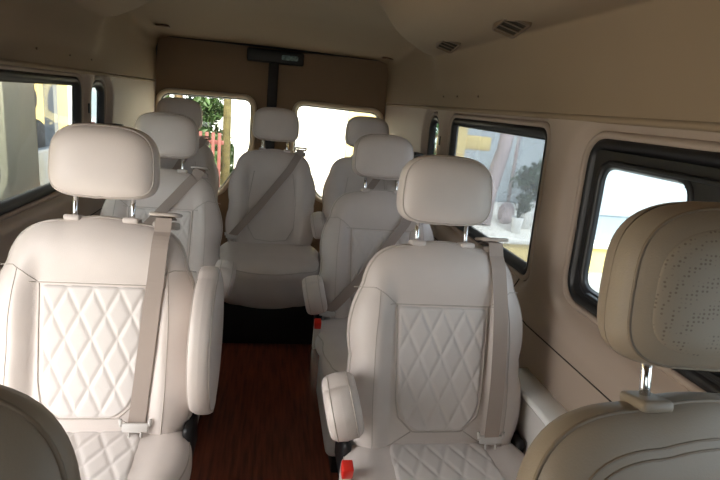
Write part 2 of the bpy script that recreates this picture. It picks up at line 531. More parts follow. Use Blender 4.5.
    # belt: list of backrest (x, height) points from the shoulder guide down, then loose end
    if belt:
        key = tuple(belt)
        half = .0205
        def f():
            m = MB(); P = []
            for k in range(len(belt)-1):
                for i in range(14):
                    q = i/14
                    a = belt[k][0]*(1-q)+belt[k+1][0]*q; b = belt[k][1]*(1-q)+belt[k+1][1]*q
                    P.append((a, b))
            P.append(belt[-1])
            Q_ = []
            for a, b in P:
                d = min(BACK.y(a+k_, b) for k_ in (-.02, -.01, 0, .01, .02)) - .007
                Q_.append((a, d, b))
            d = np.array([q[1] for q in Q_])
            hull = d.copy()                                  # the webbing spans hollows instead of sinking in
            for i in range(len(d)):
                for j in range(i+2, len(d)):
                    for k_ in range(i+1, j):
                        v = d[i]+(d[j]-d[i])*(k_-i)/(j-i)
                        if v < hull[k_]: hull[k_] = v
            top = Q_[0]
            R_ = [(top[0], .045, .562), (top[0], .01, .569), (top[0], -.03, .565)]
            Q_ = R_+[(Q_[i][0], hull[i], Q_[i][2]) for i in range(len(Q_)) if Q_[i][2] < .535]
            ribbon(m, [MBACK @ Vector(q) for q in Q_], half)
            return m.mesh('seat_belt', [WEBBING])
        bl = link('seat_belt', cached(('belt', key), f), root); bl['label'] = 'taupe seat belt webbing'
        def f():
            m = MB(); gx = belt[0][0]
            loop = round_poly([(gx-.033, -.04), (gx+.033, -.04), (gx+.033, .04), (gx-.033, .04)], .015, 5)
            tube(m, [MBACK @ Vector((a, b, .575)) for a, b in loop], .005, 8, closed=True)
            box(m, gx-.031, gx+.031, -.02, .045, .535, .556, .006, 2, M=MBACK)
            return m.mesh('belt_guide', [GREYPL if lm == 'x' else PIPING])
        link('belt_guide', cached(('guide', belt[0][0]), f), bl)
        ex, ev = belt[-1]
        def f():
            m = MB(); y0 = min(BACK.y(ex, ev), -.06)-.012
            M = MBACK @ Matrix.Translation((ex, y0, ev))
            box(m, -.032, .032, -.004, .006, -.012, .010, .003, 2, M=M)
            tube(m, [M @ Vector(p) for p in ((-.034, 0, .002), (-.036, 0, .020))], .0045, 8)
            tube(m, [M @ Vector(p) for p in ((.034, 0, .002), (.036, 0, .020))], .0045, 8)
            lp = round_poly([(-.015, -.012), (.015, -.012), (.013, -.045), (-.013, -.045)], .004, 4)
            tube(m, [M @ Vector((a, .001, b)) for a, b in lp], .003, 6, closed=True)
            return m.mesh('belt_tongue', [GREYPL])
        t = link('belt_tongue', cached(('tongue', ex, ev), f), bl); t['label'] = 'pale grey belt tongue'
    if buckle:
        sx = buckle
        def f():
            m = MB(); M = Matrix.Translation((sx*.262, -.155, .455)) @ Matrix.Rotation(.25, 4, 'X')
            box(m, -.012, .012, -.018, .018, -.10, .03, .005, 2, M=M); return m.mesh('belt_buckle', [GREYPL])
        bk = link('belt_buckle', cached(('buck', sx), f), root)
        def f():
            m = MB(); M = Matrix.Translation((sx*.262, -.155, .455)) @ Matrix.Rotation(.25, 4, 'X')
            box(m, -.0135, .0135, -.0195, .012, .004, .036, .003, 2, M=M); return m.mesh('release_button', [REDBTN])
        rb = link('release_button', cached(('rbtn', sx), f), bk); rb['label'] = 'red release button'
    if lm == 'front': root.scale = (1.15, 1.05, 1.012)
    return root

# seats (x is image right, Y runs to the rear doors)
BD = [(.165, .55), (.165, .40), (.150, .20), (.145, .055)]
seat('white-lit quilted seat left of the aisle with raised armrest and headrest on steel posts',
     -.425, 1.285, arm=((1, 'up', 0, 0),), belt=[(.155, .55), (.150, .40), (.135, .2), (.12, .03)], buckle=0)
seat('pale quilted seat right of the aisle with lowered armrest and belt hanging straight down',
     .480, 1.215, arm=((-1, 'down', 24, -.012),), belt=[(.150, .55), (.155, .40), (.155, .2), (.148, .03)], buckle=-1)
seat('quilted seat directly behind the white front left seat with belt crossing its backrest',
     -.450, 2.22, arm=((1, 'down', 12, -.045),), belt=[(.145, .55), (.06, .44), (-.08, .27), (-.21, .08)], buckle=0)
seat('middle-row quilted seat right of the aisle with belt running diagonally across it',
     .475, 2.06, arm=((-1, 'down', 20, -.045),), belt=[(.165, .55), (.10, .42), (-.06, .20), (-.215, .03)], buckle=-1)
seat('unquilted middle seat of the rear row above a black box, facing the aisle',
     .015, 2.985, .05, quilt=False, belt=[(.150, .55), (.09, .44), (-.07, .22), (-.215, .04)], base='box', buckle=0)
seat('right seat of the rear row half hidden behind the headrest of the seat before it',
     .565, 3.02, .05, quilt=False, arm=((-1, 'down', 12, -.03),), base='boxside', buckle=0, belt=[(.150, .55), (.05, .40), (-.07, .22), (-.2, .06)])
seat('left seat of the rear row in the corner before the left rear window',
     -.562, 3.20, .05, quilt=False, base='boxside', buckle=0, belt=[(.150, .55), (.05, .44), (-.07, .22), (-.2, .06)])
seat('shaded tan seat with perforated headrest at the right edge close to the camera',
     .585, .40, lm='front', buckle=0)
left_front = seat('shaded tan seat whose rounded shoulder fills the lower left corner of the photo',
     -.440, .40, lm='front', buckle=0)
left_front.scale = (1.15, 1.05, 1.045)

# ------------------------------------------------------------------ van shell
def wx(z):                                     # half width of the side wall at height z
    return float(np.interp(z, [0, .15, .5, .86, 1.33], [.845, .855, .865, .862, .846]))
Y0, Y1 = -1.5, 3.93
WINS_R = [(-.35, 1.285, .865, 1.283, .055), (1.535, 2.43, .838, 1.292, .03), (2.635, 2.79, .93, 1.292, .07)]
WINS_L = [(1.42, 2.525, .880, 1.305, .05), (2.665, 2.85, .93, 1.300, .07)]
DOOR_L = (.05, 1.30, .02, 1.30, .06)
def rr_dist(y, z, w):
    y0, y1, z0, z1, r = w
    dy = abs(y-(y0+y1)/2)-(y1-y0)/2+r; dz = abs(z-(z0+z1)/2)-(z1-z0)/2+r
    return math.hypot(max(dy, 0), max(dz, 0))+min(max(dy, dz), 0)-r
def rear_in(y, z=2): return .003*sstep(2.95, 3.75, y)*sstep(.7, 1.1, z)
def wall_x(y, z, wins, extra=0):
    d = min(rr_dist(y, z, w) for w in wins)
    off = .034*sstep(0.02, .075, d)
    off += .008*math.exp(-((z-.745)/.03)**2)
    return wx(z)-off-rear_in(y, z)-.012*sstep(.80, .60, z)

def side_wall(name, sgn, wins, doors):
    ys = np.arange(Y0, Y1+.001, .015); zs = np.arange(-.02, 1.405, .0125)
    allw = wins+doors
    vs = []; idx = {}
    for i, y in enumerate(ys):
        for j, z in enumerate(zs):
            idx[i, j] = len(vs); vs.append((sgn*wall_x(y, z, allw), y, z))
    fs = []
    for i in range(len(ys)-1):
        for j in range(len(zs)-1):
            yc, zc = (ys[i]+ys[i+1])/2, (zs[j]+zs[j+1])/2
            if min(rr_dist(yc, zc, w) for w in allw) < 0: continue
            fs.append((idx[i, j], idx[i+1, j], idx[i+1, j+1], idx[i, j+1]))
    # outer skin
    o = len(vs); 
    for i, y in enumerate(ys):
        for j, z in enumerate(zs): vs.append((sgn*(wx(z)+.022), y, z))
    fs += [tuple(k+o for k in f) for f in fs]
    mb = MB().add(vs, fs, 0, True)
    return tag(link(name, mb.mesh(name, [WALLMAT])), kind='structure')
side_wall('wall_right', 1, WINS_R, [])
side_wall('wall_left', -1, WINS_L, [DOOR_L])

def ring(mb, loop_fn, n, prof, mi=0):
    """sweep a closed profile (offset outward, depth) round a rounded opening"""
    vs = []; fs = []; K = len(prof)
    for i in range(n):
        for (o, d) in prof: vs.append(loop_fn(i, o, d))
    for i in range(n):
        j = (i+1) % n
        for k in range(K):
            l = (k+1) % K
            fs.append((i*K+k, i*K+l, j*K+l, j*K+k))
    mb.add(vs, fs, mi, True)

def win_loop(w, sgn, dx=0.0):
    y0, y1, z0, z1, r = w
    P = round_poly([(y0, z0), (y1, z0), (y1, z1), (y0, z1)], r, 8)
    P = [Vector(p) for p in P]; N = len(P)
    T = []
    for i in range(N):
        t = (P[(i+1) % N]-P[i-1]).normalized(); T.append(Vector((t.y, -t.x)))
    def fn(i, o, d):
        p = P[i]+T[i]*o
        return (sgn*(wx(p.y)+dx-d), p.x, p.y)
    return fn, N

def side_window(name, w, sgn, gmat, frame_w=.022, inner=None):
    root = empty(name, (0, 0, 0)); tag(root, kind='structure')
    fn, N = win_loop(w, sgn)
    m = MB(); ring(m, fn, N, [(-frame_w, -.012), (.016, -.012), (.018, .006), (.006, .014), (-.006, .010), (-frame_w*.6, -.004), (-frame_w, -.012)])
    link('window_frame', m.mesh('window_frame', [RUBBER]), root)
    m = MB(); ring(m, fn, N, [(.014, -.004), (.034, -.004), (.036, .008), (.028, .018), (.018, .016)])
    link('window_surround', m.mesh('window_surround', [WALLMAT]), root)
    y0, y1, z0, z1, r = w
    m = MB()
    g = .02
    P = round_poly([(y0+g, z0+g), (y1-g, z0+g), (y1-g, z1-g), (y0+g, z1-g)], r*.8, 6); n = len(P)
    vs = [(sgn*(wx(z)+.006), y, z) for y, z in P]+[(sgn*(wx(z)+.010), y, z) for y, z in P]
    fs = [tuple(range(n)), tuple(range(n, 2*n))]+[(i, (i+1) % n, n+(i+1) % n, n+i) for i in range(n)]
    m.add(vs, fs, 0, False)
    link('window_pane', m.mesh('window_pane', [gmat]), root)
    return root
w1 = side_window('window_1', WINS_R[1], 1, GLASS_HAZY)
side_window('window_2', WINS_R[2], 1, GLASS)
w3 = side_window('window_3', WINS_R[0], 1, GLASS)
side_window('window_4', WINS_L[0], -1, GLASS_REAR)
side_window('window_5', WINS_L[1], -1, GLASS)

# the near right window is a slider: broad black inner border with two rounded panes' openings
def border(parent, sgn, outer, holes, x_in, x_out, mt):
    m = MB()
    y0, y1, z0, z1 = outer
    ys = np.arange(y0, y1+.001, .01); zs = np.arange(z0, z1+.001, .01)
    for layer, dx in ((0, x_in), (1, x_out)):
        vs = []; fs = []; id_ = {}
        for i, y in enumerate(ys):
            for j, z in enumerate(zs):
                id_[i, j] = len(vs); vs.append((sgn*(wx(z)+dx), y, z))
        for i in range(len(ys)-1):
            for j in range(len(zs)-1):
                if min(rr_dist((ys[i]+ys[i+1])/2, (zs[j]+zs[j+1])/2, h) for h in holes) < 0: continue
                fs.append((id_[i, j], id_[i+1, j], id_[i+1, j+1], id_[i, j+1]))
        m.add(vs, fs, 0, False)
    link('slider_frame', m.mesh('slider_frame', [mt]), parent)
    m = MB()
    for h in holes:
        fn, N = win_loop(h, sgn)
        ring(m, fn, N, [(-.010, -x_out), (.012, -x_out), (.012, -x_in+.004), (-.002, -x_in+.003)])
    link('slider_gasket', m.mesh('slider_gasket', [RUBBER]), parent)
HOLES = [(.93, 1.238, .895, 1.236, .05), (-.25, .70, .90, 1.225, .05)]
border(w3, 1, (-.34, 1.275, .87, 1.275), HOLES, -.006, .005, RUBBER)
m = MB()
for z in (.892, 1.243):
    box(m, wx(z)-.022, wx(z)+.0, -.33, 1.19, z-.005, z+.005, .002, 2)
link('slider_rail', m.mesh('slider_rail', [BLACK]), w3)

# roof: one smooth lining from the left window heads over the ceiling to the right ones
def roof_pt(s, y):
    # s in [-1,1]: 0 centre
    a = abs(s); sg = 1 if s >= 0 else -1
    P = [(0, 1.745), (.30, 1.740), (.50, 1.722), (.63, 1.680), (.72, 1.615), (.77, 1.53), (.795, 1.43), (.806, 1.345)]
    PR = [(0, 1.742), (.30, 1.740), (.55, 1.735), (.72, 1.733), (.795, 1.715), (.808, 1.61), (.806, 1.47), (.806, 1.345)]
    k = sstep(2.45, 2.95, y)
    P = [(p[0]*(1-k)+q[0]*k, p[1]*(1-k)+q[1]*k) for p, q in zip(P, PR)]
    t = a*(len(P)-1)
    xs = np.interp(t, range(len(P)), [p[0] for p in P]); zs = np.interp(t, range(len(P)), [p[1] for p in P])
    # overhead air duct along each side, ending in a rounded nose before the rear pillars
    inner = .36+.34*sstep(1.9, 2.75, y)**1.2
    on = sstep(inner-.045, inner+.06, xs)*(1-sstep(2.52, 2.72, y+.12*(.75-xs)))
    cap = 1.578+.10*max(0, .62-xs)
    znew = min(zs, cap) if zs > cap else zs
    z = zs+(znew-zs)*on
    x = xs-rear_in(y)*sstep(.5, .8, xs)
    x -= .022*on*sstep(.70, .78, xs)*sstep(1.40, 1.50, zs)
    # ceiling comes down a little towards the tailgate
    z -= .088*sstep(2.85, 3.65, y)*sstep(1.5, 1.7, zs)
    return (sg*x, y, z)
m = MB(); vs = []; fs = []
ys = np.arange(Y0, Y1+.001, .03); NS = 150
for y in ys:
    for k in range(NS+1): vs.append(roof_pt(-1+2*k/NS, float(y)))
for i in range(len(ys)-1):
    for k in range(NS):
        o = i*(NS+1)+k; fs.append((o, o+1, o+NS+2, o+NS+1))
m.add(vs, fs, 0, True)
# outer roof skin
vs = []; 
for y in ys:
    for k in range(NS+1):
        x, yy, z = roof_pt(-1+2*k/NS, float(y)); vs.append((x*1.09, yy, 1.345+(z-1.345)*1.1+.03))
m.add(vs, fs, 0, True)
ceil_o = tag(link('ceiling', m.mesh('ceiling', [HEADLINER])), kind='structure')
# smooth the polyline profile
ms = ceil_o.modifiers.new('smooth', 'SMOOTH'); ms.factor = .8; ms.iterations = 14

# header lip above the side windows
for nm, sg in (('trim_1', -1), ('trim_2', 1)):
    m = MB(); P = []
    prof = [(.0, 1.336), (.020, 1.338), (.026, 1.346), (.020, 1.354), (.0, 1.356)]
    vs = []; fs = []
    ys2 = np.arange(Y0, 3.86, .06)
    for y in ys2:
        for d, z in prof: vs.append((sg*(wx(1.345)-.022-d*.8-rear_in(y)), float(y), z))
    for i in range(len(ys2)-1):
        for k in range(4):
            o = i*5+k; fs.append((o, o+1, o+6, o+5))
    m.add(vs, fs, 0, True)
    tag(link(nm, m.mesh(nm, [HEADLINER])), kind='structure')

# panel joints on the walls (dark seams): seam at window head of the rear pillar, seam below the windows
def wall_seam(name, sg, pts, wins, r=.0022):
    m = MB(); P = []
    for k in range(len(pts)-1):
        for i in range(20):
            q = i/20; P.append((pts[k][0]*(1-q)+pts[k+1][0]*q, pts[k][1]*(1-q)+pts[k+1][1]*q))
    P.append(pts[-1])
    tube(m, [(sg*(wall_x(y, z, wins)-.0002), y, z) for y, z in P], r, 6)
    tag(link(name, m.mesh(name, [SEAMDARK])), kind='structure')
wall_seam('trim_3', 1, [(.2, .70), (1.42, .70), (1.55, .72), (2.9, .72)], WINS_R)
wall_seam('trim_4', 1, [(1.50, .70), (1.56, .78), (1.60, .84)], WINS_R)
wall_seam('trim_5', -1, [(1.5, .70), (2.9, .70)], WINS_L+[DOOR_L])

# floor, closed front end
m = MB(); box(m, -.87, .87, Y0, Y1, -.04, 0)
tag(link('floor', m.mesh('floor', [WOOD])), kind='structure')
# unseen front end and windscreen, mostly closed to keep the front seats dark
root = tag(empty('wall_front', (0, 0, 0)), kind='structure')
m = MB(); W = (-.72, .72, .80, 1.38)
box(m, -.88, .88, Y0-.05, Y0, -.04, W[2]); box(m, -.88, .88, Y0-.05, Y0, W[3], 1.80)
box(m, -.88, W[0], Y0-.05, Y0, W[2], W[3]); box(m, W[1], .88, Y0-.05, Y0, W[2], W[3])
link('front_light_block', m.mesh('front_light_block', [BLACK]), root)
m = MB(); box(m, W[0], W[1], Y0-.03, Y0-.025, W[2], W[3])
link('windscreen', m.mesh('windscreen', [glass('windscreen_glass', (.5, .53, .53, 1))]), root)

# ------------------------------------------------------------------ rear doors
YR = 3.90
def rear_x(z): return .735+.085*sstep(1.66, 1.0, z)*1.0
wl = [(-.155, 1.290), (-.155, .93), (-.37, .60), (-.80, .60), (-.785, 1.280)]
rad_w = [.07, .14, .10, .08, .09]
def in_poly(p, poly):
    x, y = p; c = False; n = len(poly)
    for i in range(n):
        x1, y1 = poly[i]; x2, y2 = poly[i-1]
        if (y1 > y) != (y2 > y) and x < (x2-x1)*(y-y1)/(y2-y1)+x1: c = not c
    return c
def rear_door(name, wname, sg):
    root = tag(empty(name, (0, 0, 0)), kind='structure')
    P = round_poly([(sg*-x, z) for x, z in wl], rad_w, 10)
    xs = np.arange(0.0, .90, .0125); zs = np.arange(.0, 1.70, .0125)
    m = MB()
    for layer in (0, 1):
        vs = []; fs = []; id_ = {}
        for i, x in enumerate(xs):
            for j, z in enumerate(zs):
                id_[i, j] = len(vs); vs.append((sg*x, YR+.045*layer+.01, z))
        for i in range(len(xs)-1):
            for j in range(len(zs)-1):
                if in_poly((sg*(xs[i]+.006), zs[j]+.006), P): continue
                fs.append((id_[i, j], id_[i+1, j], id_[i+1, j+1], id_[i, j+1]))
        m.add(vs, fs, 0, False)
    link('door_panel', m.mesh('door_panel', [DOORMAT]), root)
    w = tag(empty(wname, (0, 0, 0)), kind='structure')
    Q = [Vector(p) for p in P]; N = len(Q)
    sgn = 1
    area = sum(Q[i-1].x*Q[i].y-Q[i].x*Q[i-1].y for i in range(N))
    T = []
    for i in range(N):
        t = (Q[(i+1) % N]-Q[i-1]).normalized(); T.append(Vector((t.y, -t.x))*(1 if area > 0 else -1))
    def fn(i, o, d):
        p = Q[i]+T[i]*o; return (p.x, YR+.01-d, p.y)
    m = MB(); ring(m, fn, N, [(-.004, -.03), (.016, -.03), (.030, .004), (.024, .020), (.010, .024), (-.002, .012)])
    link('window_surround', m.mesh('window_surround', [PALETRIM]), w)
    m = MB(); ring(m, fn, N, [(-.014, -.045), (.004, -.045), (.004, -.005), (-.006, -.005)])
    link('window_seal', m.mesh('window_seal', [RUBBER]), w)
    m = MB(); vs = [(p.x, YR+.040, p.y) for p in Q]+[(p.x, YR+.044, p.y) for p in Q]
    m.add(vs, [tuple(range(N)), tuple(range(N, 2*N))]+[(i, (i+1) % N, N+(i+1) % N, N+i) for i in range(N)], 0, False)
    link('window_pane', m.mesh('window_pane', [GLASS_REAR]), w)
rear_door('door_1', 'window_6', -1)
rear_door('door_2', 'window_7', 1)
# frame round the tail opening: lit beige surround, black weather strip
RD = [(-.86, 0.0), (-.85, 1.15), (-.805, 1.655), (.812, 1.655), (.85, 1.15), (.86, 0.0)]
RP = round_poly(RD, [.01, .2, .045, .045, .2, .01], 8)
def rloop(i, o, d):
    N = len(RP); p = Vector(RP[i]); t = (Vector(RP[(i+1) % N])-Vector(RP[i-1])).normalized()
    n = Vector((-t.y, t.x)); p = p+n*o
    return (p.x, YR-.0-d, p.y)
m = MB(); ring(m, rloop, len(RP), [(-.012, -.02), (.004, -.02), (.004, .03), (-.006, .036), (-.014, .02)])
tag(link('trim_6', m.mesh('trim_6', [RUBBER])), kind='structure')
m = MB(); ring(m, rloop, len(RP), [(.0, -.06), (.14, -.06), (.14, .06), (.022, .040), (.004, .030)])
tag(link('trim_7', m.mesh('trim_7', [HEADLINER])), kind='structure')

# black centre cover with high stop-lamp housing
root = empty('centre_latch_cover', (-.02, YR, 0))
tag(root, 'black vertical cover strip with crossbar housing between the two rear doors', 'door cover')
m = MB(); box(m, -.035, .035, -.03, .0, .05, 1.60, .008, 2); link('cover_strip', m.mesh('cover_strip', [BLACK]), root)
m = MB(); box(m, -.185, .205, -.06, .0, 1.545, 1.632, .012, 3); link('lamp_housing', m.mesh('lamp_housing', [BLACK]), root)
m = MB(); box(m, .05, .165, -.066, -.055, 1.572, 1.605, .008, 2)
l = link('wiring_cutout', m.mesh('wiring_cutout', [mat('silver_wiring', srgb(120, 140, 140), .4, metal=.6, noise=(60, .6))]), root)

# ------------------------------------------------------------------ overhead vents and small fittings
def roof_z(x, y):
    best = None
    for k in range(0, 301):
        p = roof_pt(k/300, y)
        if best is None or abs(p[0]-x) < abs(best[0]-x): best = p
    return best[2]
def vent(label, x, y, sx=.036, sy=.052, n=4, group=None):
    z = roof_z(abs(x), y)
    r = empty('air_vent', (x, y, z-.010)); tag(r, label, 'air vent', group)
    r.rotation_euler = (-.26, .24, 0)
    m = MB()
    P = round_poly([(-sx, -sy), (sx, -sy), (sx, sy), (-sx, sy)], .012, 5); N = len(P)
    vs = []; fs = []
    for a, b, c in ((1.0, .012, 0), (1.0, -.002, 0), (.84, -.003, 0), (.82, .006, 0)):
        for p in P: vs.append((p[0]*a, p[1]*(1-(1-a)*.7), b))
    for q in range(3):
        for i in range(N):
            j = (i+1) % N; fs.append((q*N+i, q*N+j, (q+1)*N+j, (q+1)*N+i))
    m.add(vs, fs, 0, True); fr = link('vent_frame', m.mesh('vent_frame', [VENTMAT]), r)
    m = MB(); box(m, -sx*.85, sx*.85, -sy*.9, sy*.9, .003, .008); link('vent_recess', m.mesh('vent_recess', [SEAMDARK]), r)
    for i in range(n):
        yy = -sy*.72+1.44*sy*i/(n-1)
        m = MB(); box(m, -sx*.82, sx*.82, -.0045, .0045, -.0009, .0009, 0, M=Matrix.Translation((0, yy, .000)) @ Matrix.Rotation(.2, 4, 'X'))
        link('vent_slat', m.mesh('vent_slat', [VENTMAT]), r)
vent('larger louvred air vent in the right side of the ceiling nearest the camera', .628, 1.45)
vent('smaller louvred air vent farther back in the right side of the ceiling', .628, 2.0, .034, .05)
for x, y, s in ((.725, 3.6, 'right'), (-.67, 3.42, 'left')):
    r = roof_z(abs(x), y)
    m = MB(); box(m, -.038, .038, -.03, .03, -.006, .006, .005, 2)
    o = link('anchor_cover', m.mesh('anchor_cover', [mat('brown_cover', srgb(110, 84, 62), .5)]), None, (x, y, r-.004))
    tag(o, 'small brown cover on the ceiling near the %s rear corner' % s, 'cover')
# screw caps above the windows
for sg, ysx in ((1, (2.05, 2.3, 2.5)), (-1, (2.0, 2.3, 2.55))):
    for y in ysx:
        m = MB(); tube(m, [(0, 0, 0), (-sg*.004, 0, 0)], .004, 8)
        o = link('screw_cap', m.mesh('screw_cap', [VENTMAT]), None, (sg*.797, y, 1.40))
        tag(o, 'tiny screw cap above the far %s windows' % ('right' if sg > 0 else 'left'), 'screw cap', 'screw caps above the %s windows' % ('right' if sg > 0 else 'left'))

# white box by the right wall
root = empty('side_locker', (.782, 1.16, 0)); tag(root, 'white plastic box against the right wall beside the belted seat', 'box')
m = MB(); box(m, -.038, .038, -.20, .20, .0, .56, .008, 2); link('locker_body', m.mesh('locker_body', [GREYPL]), root)
m = MB(); box(m, -.042, .042, -.205, .205, .558, .58, .006, 2); link('locker_lid', m.mesh('locker_lid', [POTMAT]), root)
# black latches at the quarter windows
for sg, y, z in ((1, 2.74, 1.075), (-1, 2.80, 1.085)):
    m = MB(); box(m, -.03, .03, -.05, .05, -.02, .02, .008, 2)
    o = link('window_catch', m.mesh('window_catch', [BLACK]), None, (sg*(wx(z)-.05), y+.12, z))
    tag(o, 'black window catch at the %s rear quarter window' % ('right' if sg > 0 else 'left'), 'catch')
for sg, y in ((1, 2.53), (-1, 2.585)):
    m = MB(); box(m, -.003, .003, -.010, .010, -.022, .022, .002, 2)
    o = link('anchor_slot', m.mesh('anchor_slot', [RUBBER]), None, (sg*(wall_x(y, 1.18, WINS_R if sg > 0 else WINS_L)-.001), y, 1.19))
    tag(o, 'small dark slot in the %s pillar before the quarter window' % ('right' if sg > 0 else 'left'), 'slot')

# ------------------------------------------------------------------ outside
GZ = -.62
m = MB(); box(m, -30, 30, -25, 45, GZ-.1, GZ)
tag(link('ground', m.mesh('ground', [CONCRETE])), kind='structure')

# slid-open side door beside the left window
root = empty('sliding_door', (-.96, 1.80, -.05)); tag(root, 'silver sliding van door standing open outside the left window', 'vehicle door')
m = MB()
ys = np.arange(-.68, .50, .0125); zs = np.arange(0, 1.56, .0125); hole = (-.56, .24, .93, 1.47, .09)
for dx in (-.03, .03):
    vs = []; fs = []; id_ = {}
    for i, y in enumerate(ys):
        for j, z in enumerate(zs):
            id_[i, j] = len(vs); vs.append((dx-.04*(z/1.5)**3*(1 if dx > 0 else .6)*-1*0, y, z))
    for i in range(len(ys)-1):
        for j in range(len(zs)-1):
            if rr_dist((ys[i]+ys[i+1])/2, (zs[j]+zs[j+1])/2, hole) < 0: continue
            fs.append((id_[i, j], id_[i+1, j], id_[i+1, j+1], id_[i, j+1]))
    m.add(vs, fs, 0, False)
for (a, b) in ((-.68, -.68), (.495, .495)):
    box(m, -.03, .03, a-.004, a+.004, 0, 1.55)
link('door_shell', m.mesh('door_shell', [PANELMETAL]), root)
m = MB(); P = round_poly([(hole[0], hole[2]), (hole[1], hole[2]), (hole[1], hole[3]), (hole[0], hole[3])], .09, 8)
tube(m, [(0, a, b) for a, b in P], .006, 8, closed=True)
link('window_seal', m.mesh('window_seal', [RUBBER]), root)
m = MB(); n = len(P)
m.add([(0, a, b) for a, b in P]+[(.004, a, b) for a, b in P], [tuple(range(n)), tuple(range(n, 2*n))]+[(i, (i+1) % n, n+(i+1) % n, n+i) for i in range(n)], 0, False)
link('window_pane', m.mesh('window_pane', [GLASS]), root)

# buildings
def building(label, x0, x1, y0, y1, z1, mt, wins=(), name='building', bandm=None):
    r = empty(name, ((x0+x1)/2, (y0+y1)/2, GZ)); tag(r, label, 'building')
    m = MB(); cx, cy = (x0+x1)/2, (y0+y1)/2
    box(m, x0-cx, x1-cx, y0-cy, y1-cy, 0, z1-GZ); link('wall', m.mesh('wall', [mt]), r)
    m = MB(); box(m, x0-cx, x1-cx, y0-cy-.15, y1-cy+.15, z1-GZ, z1-GZ+.2, .02, 1); link('roof_edge', m.mesh('roof_edge', [GREYWALL]), r)
    for (wx0, wx1, wz0, wz1) in wins:
        m = MB(); box(m, wx0-cx, wx1-cx, y0-cy-.03, y0-cy+.01, wz0-GZ, wz1-GZ, .01, 1); f = link('window', m.mesh('window', [GREYWALL]), r)
        m = MB(); box(m, wx0-cx+.08, wx1-cx-.08, y0-cy-.04, y0-cy-.03, wz0-GZ+.08, wz1-GZ-.08); link('pane', m.mesh('pane', [mat('dark_window', srgb(90, 104, 112), .1)]), f)
    return r
building('yellow rendered building outside the left windows', -9, -5.2, 2.0, 22, 4.0, YELLOW)
building('bright white building behind the rear doors', -.62, 1.24, 9, 14, 4.5, WHITEWALL)
building('narrow yellow building at the right of the right rear window', 1.25, 2.1, 9, 14, 4.5, YELLOW)
# raised shop terrace behind the right windows
root = empty('shop_terrace', (7.4, 7.9, GZ)); tag(root, 'raised yellow-faced terrace outside the right windows', 'terrace')
m = MB(); box(m, -5.2, 6, -1.6, 1.3, 0, .36); link('terrace_base', m.mesh('terrace_base', [YELLOW]), root)
m = MB(); box(m, -5.25, 6, -1.66, 1.3, .36, .425, .01, 1); link('terrace_slab', m.mesh('terrace_slab', [WHITEWALL]), root)
root = empty('shop_building', (8.4, 6.8, -.19)); tag(root, 'pale panelled shop front above the terrace outside the near right window', 'building')
m = MB(); box(m, -4.05, 5, -.3, .3, 0, .36); link('lower_panel', m.mesh('lower_panel', [mat('grey_panel', srgb(150, 160, 166), .6)]), root)
m = MB(); box(m, -4.05, 5, -.33, .3, .36, 3.0, .01, 1); link('upper_panel', m.mesh('upper_panel', [GREYWALL]), root)
root = empty('shop_wall', (4.5, 9.4, GZ)); tag(root, 'grey back wall of the terrace outside the far right window', 'wall')
m = MB(); box(m, -3.2, 4.0, -.15, .15, 0, 4.2); link('wall_panel', m.mesh('wall_panel', [GREYWALL]), root)
for x in (-2.4, -1.2, 0, 1.2):
    m = MB(); box(m, x-.03, x+.03, -.18, -.14, .4, 4.0, .01, 1); link('wall_batten', m.mesh('wall_batten', [STONE]), root)
root = empty('yellow_gateway', (2.35, 6.9, -.19)); tag(root, 'yellow wall with a notched opening outside the far right window', 'gateway')
m = MB(); box(m, -.12, .20, -.15, .15, 0, 2.2, .01, 1); link('gate_post', m.mesh('gate_post', [YELLOW]), root)
m = MB(); box(m, .20, .56, -.13, .13, 1.08, 1.26, .01, 1); link('gate_beam', m.mesh('gate_beam', [YELLOW]), root)
m = MB(); tube(m, [(3.42, 7.3, 1.7), (3.30, 7.2, .9), (3.12, 7.1, .25), (3.08, 7.1, -.165)], [.10, .10, .12, .15], 12)  # solid post added in place of a slanted column reflection
tag(link('reflection_post', m.mesh('reflection_post', [STONE])), 'pinkish leaning post standing in for a reflection in the far right window', 'post')
def rock(label, x, y, z, r, seed):
    random.seed(seed)
    bm = bmesh.new(); bmesh.ops.create_icosphere(bm, subdivisions=3, radius=r)
    from mathutils import noise
    for v in bm.verts:
        n = noise.noise(v.co*4+Vector((seed, 0, 0)))
        v.co *= 1+.5*n; v.co.z *= 1.2
    me = bpy.data.meshes.new('garden_rock'); bm.to_mesh(me); bm.free(); me.materials.append(STONE)
    tag(link('garden_rock', me, None, (x, y, z)), label, 'rock', 'rocks on the terrace')
rock('taller pinkish rock on the terrace left of the leaning post', 2.78, 7.35, .10, .21, 3)
rock('low rock right of the leaning post on the terrace', 3.52, 7.25, -.045, .13, 5)

def leaf_cloud(mb, blobs, n, size, seed):
    rnd = random.Random(seed); vs = []; fs = []
    for _ in range(n):
        cx, cy, cz, r = rnd.choice(blobs)
        d = Vector((rnd.gauss(0, 1), rnd.gauss(0, 1), rnd.gauss(0, 1))).normalized()*r*(rnd.random()**.4)
        p = Vector((cx, cy, cz))+d
        u = Vector((rnd.gauss(0, 1), rnd.gauss(0, 1), rnd.gauss(0, 1))).normalized()
        w = u.cross(Vector((rnd.gauss(0, 1), rnd.gauss(0, 1), rnd.gauss(0, 1)))).normalized()
        s = size*rnd.uniform(.6, 1.3); o = len(vs)
        nn = u.cross(w)*s*.15
        vs += [p-u*s, p+w*s*.4+nn, p+u*s, p-w*s*.4+nn]; fs.append((o, o+1, o+2, o+3))
    mb.add(vs, fs, 0, False)

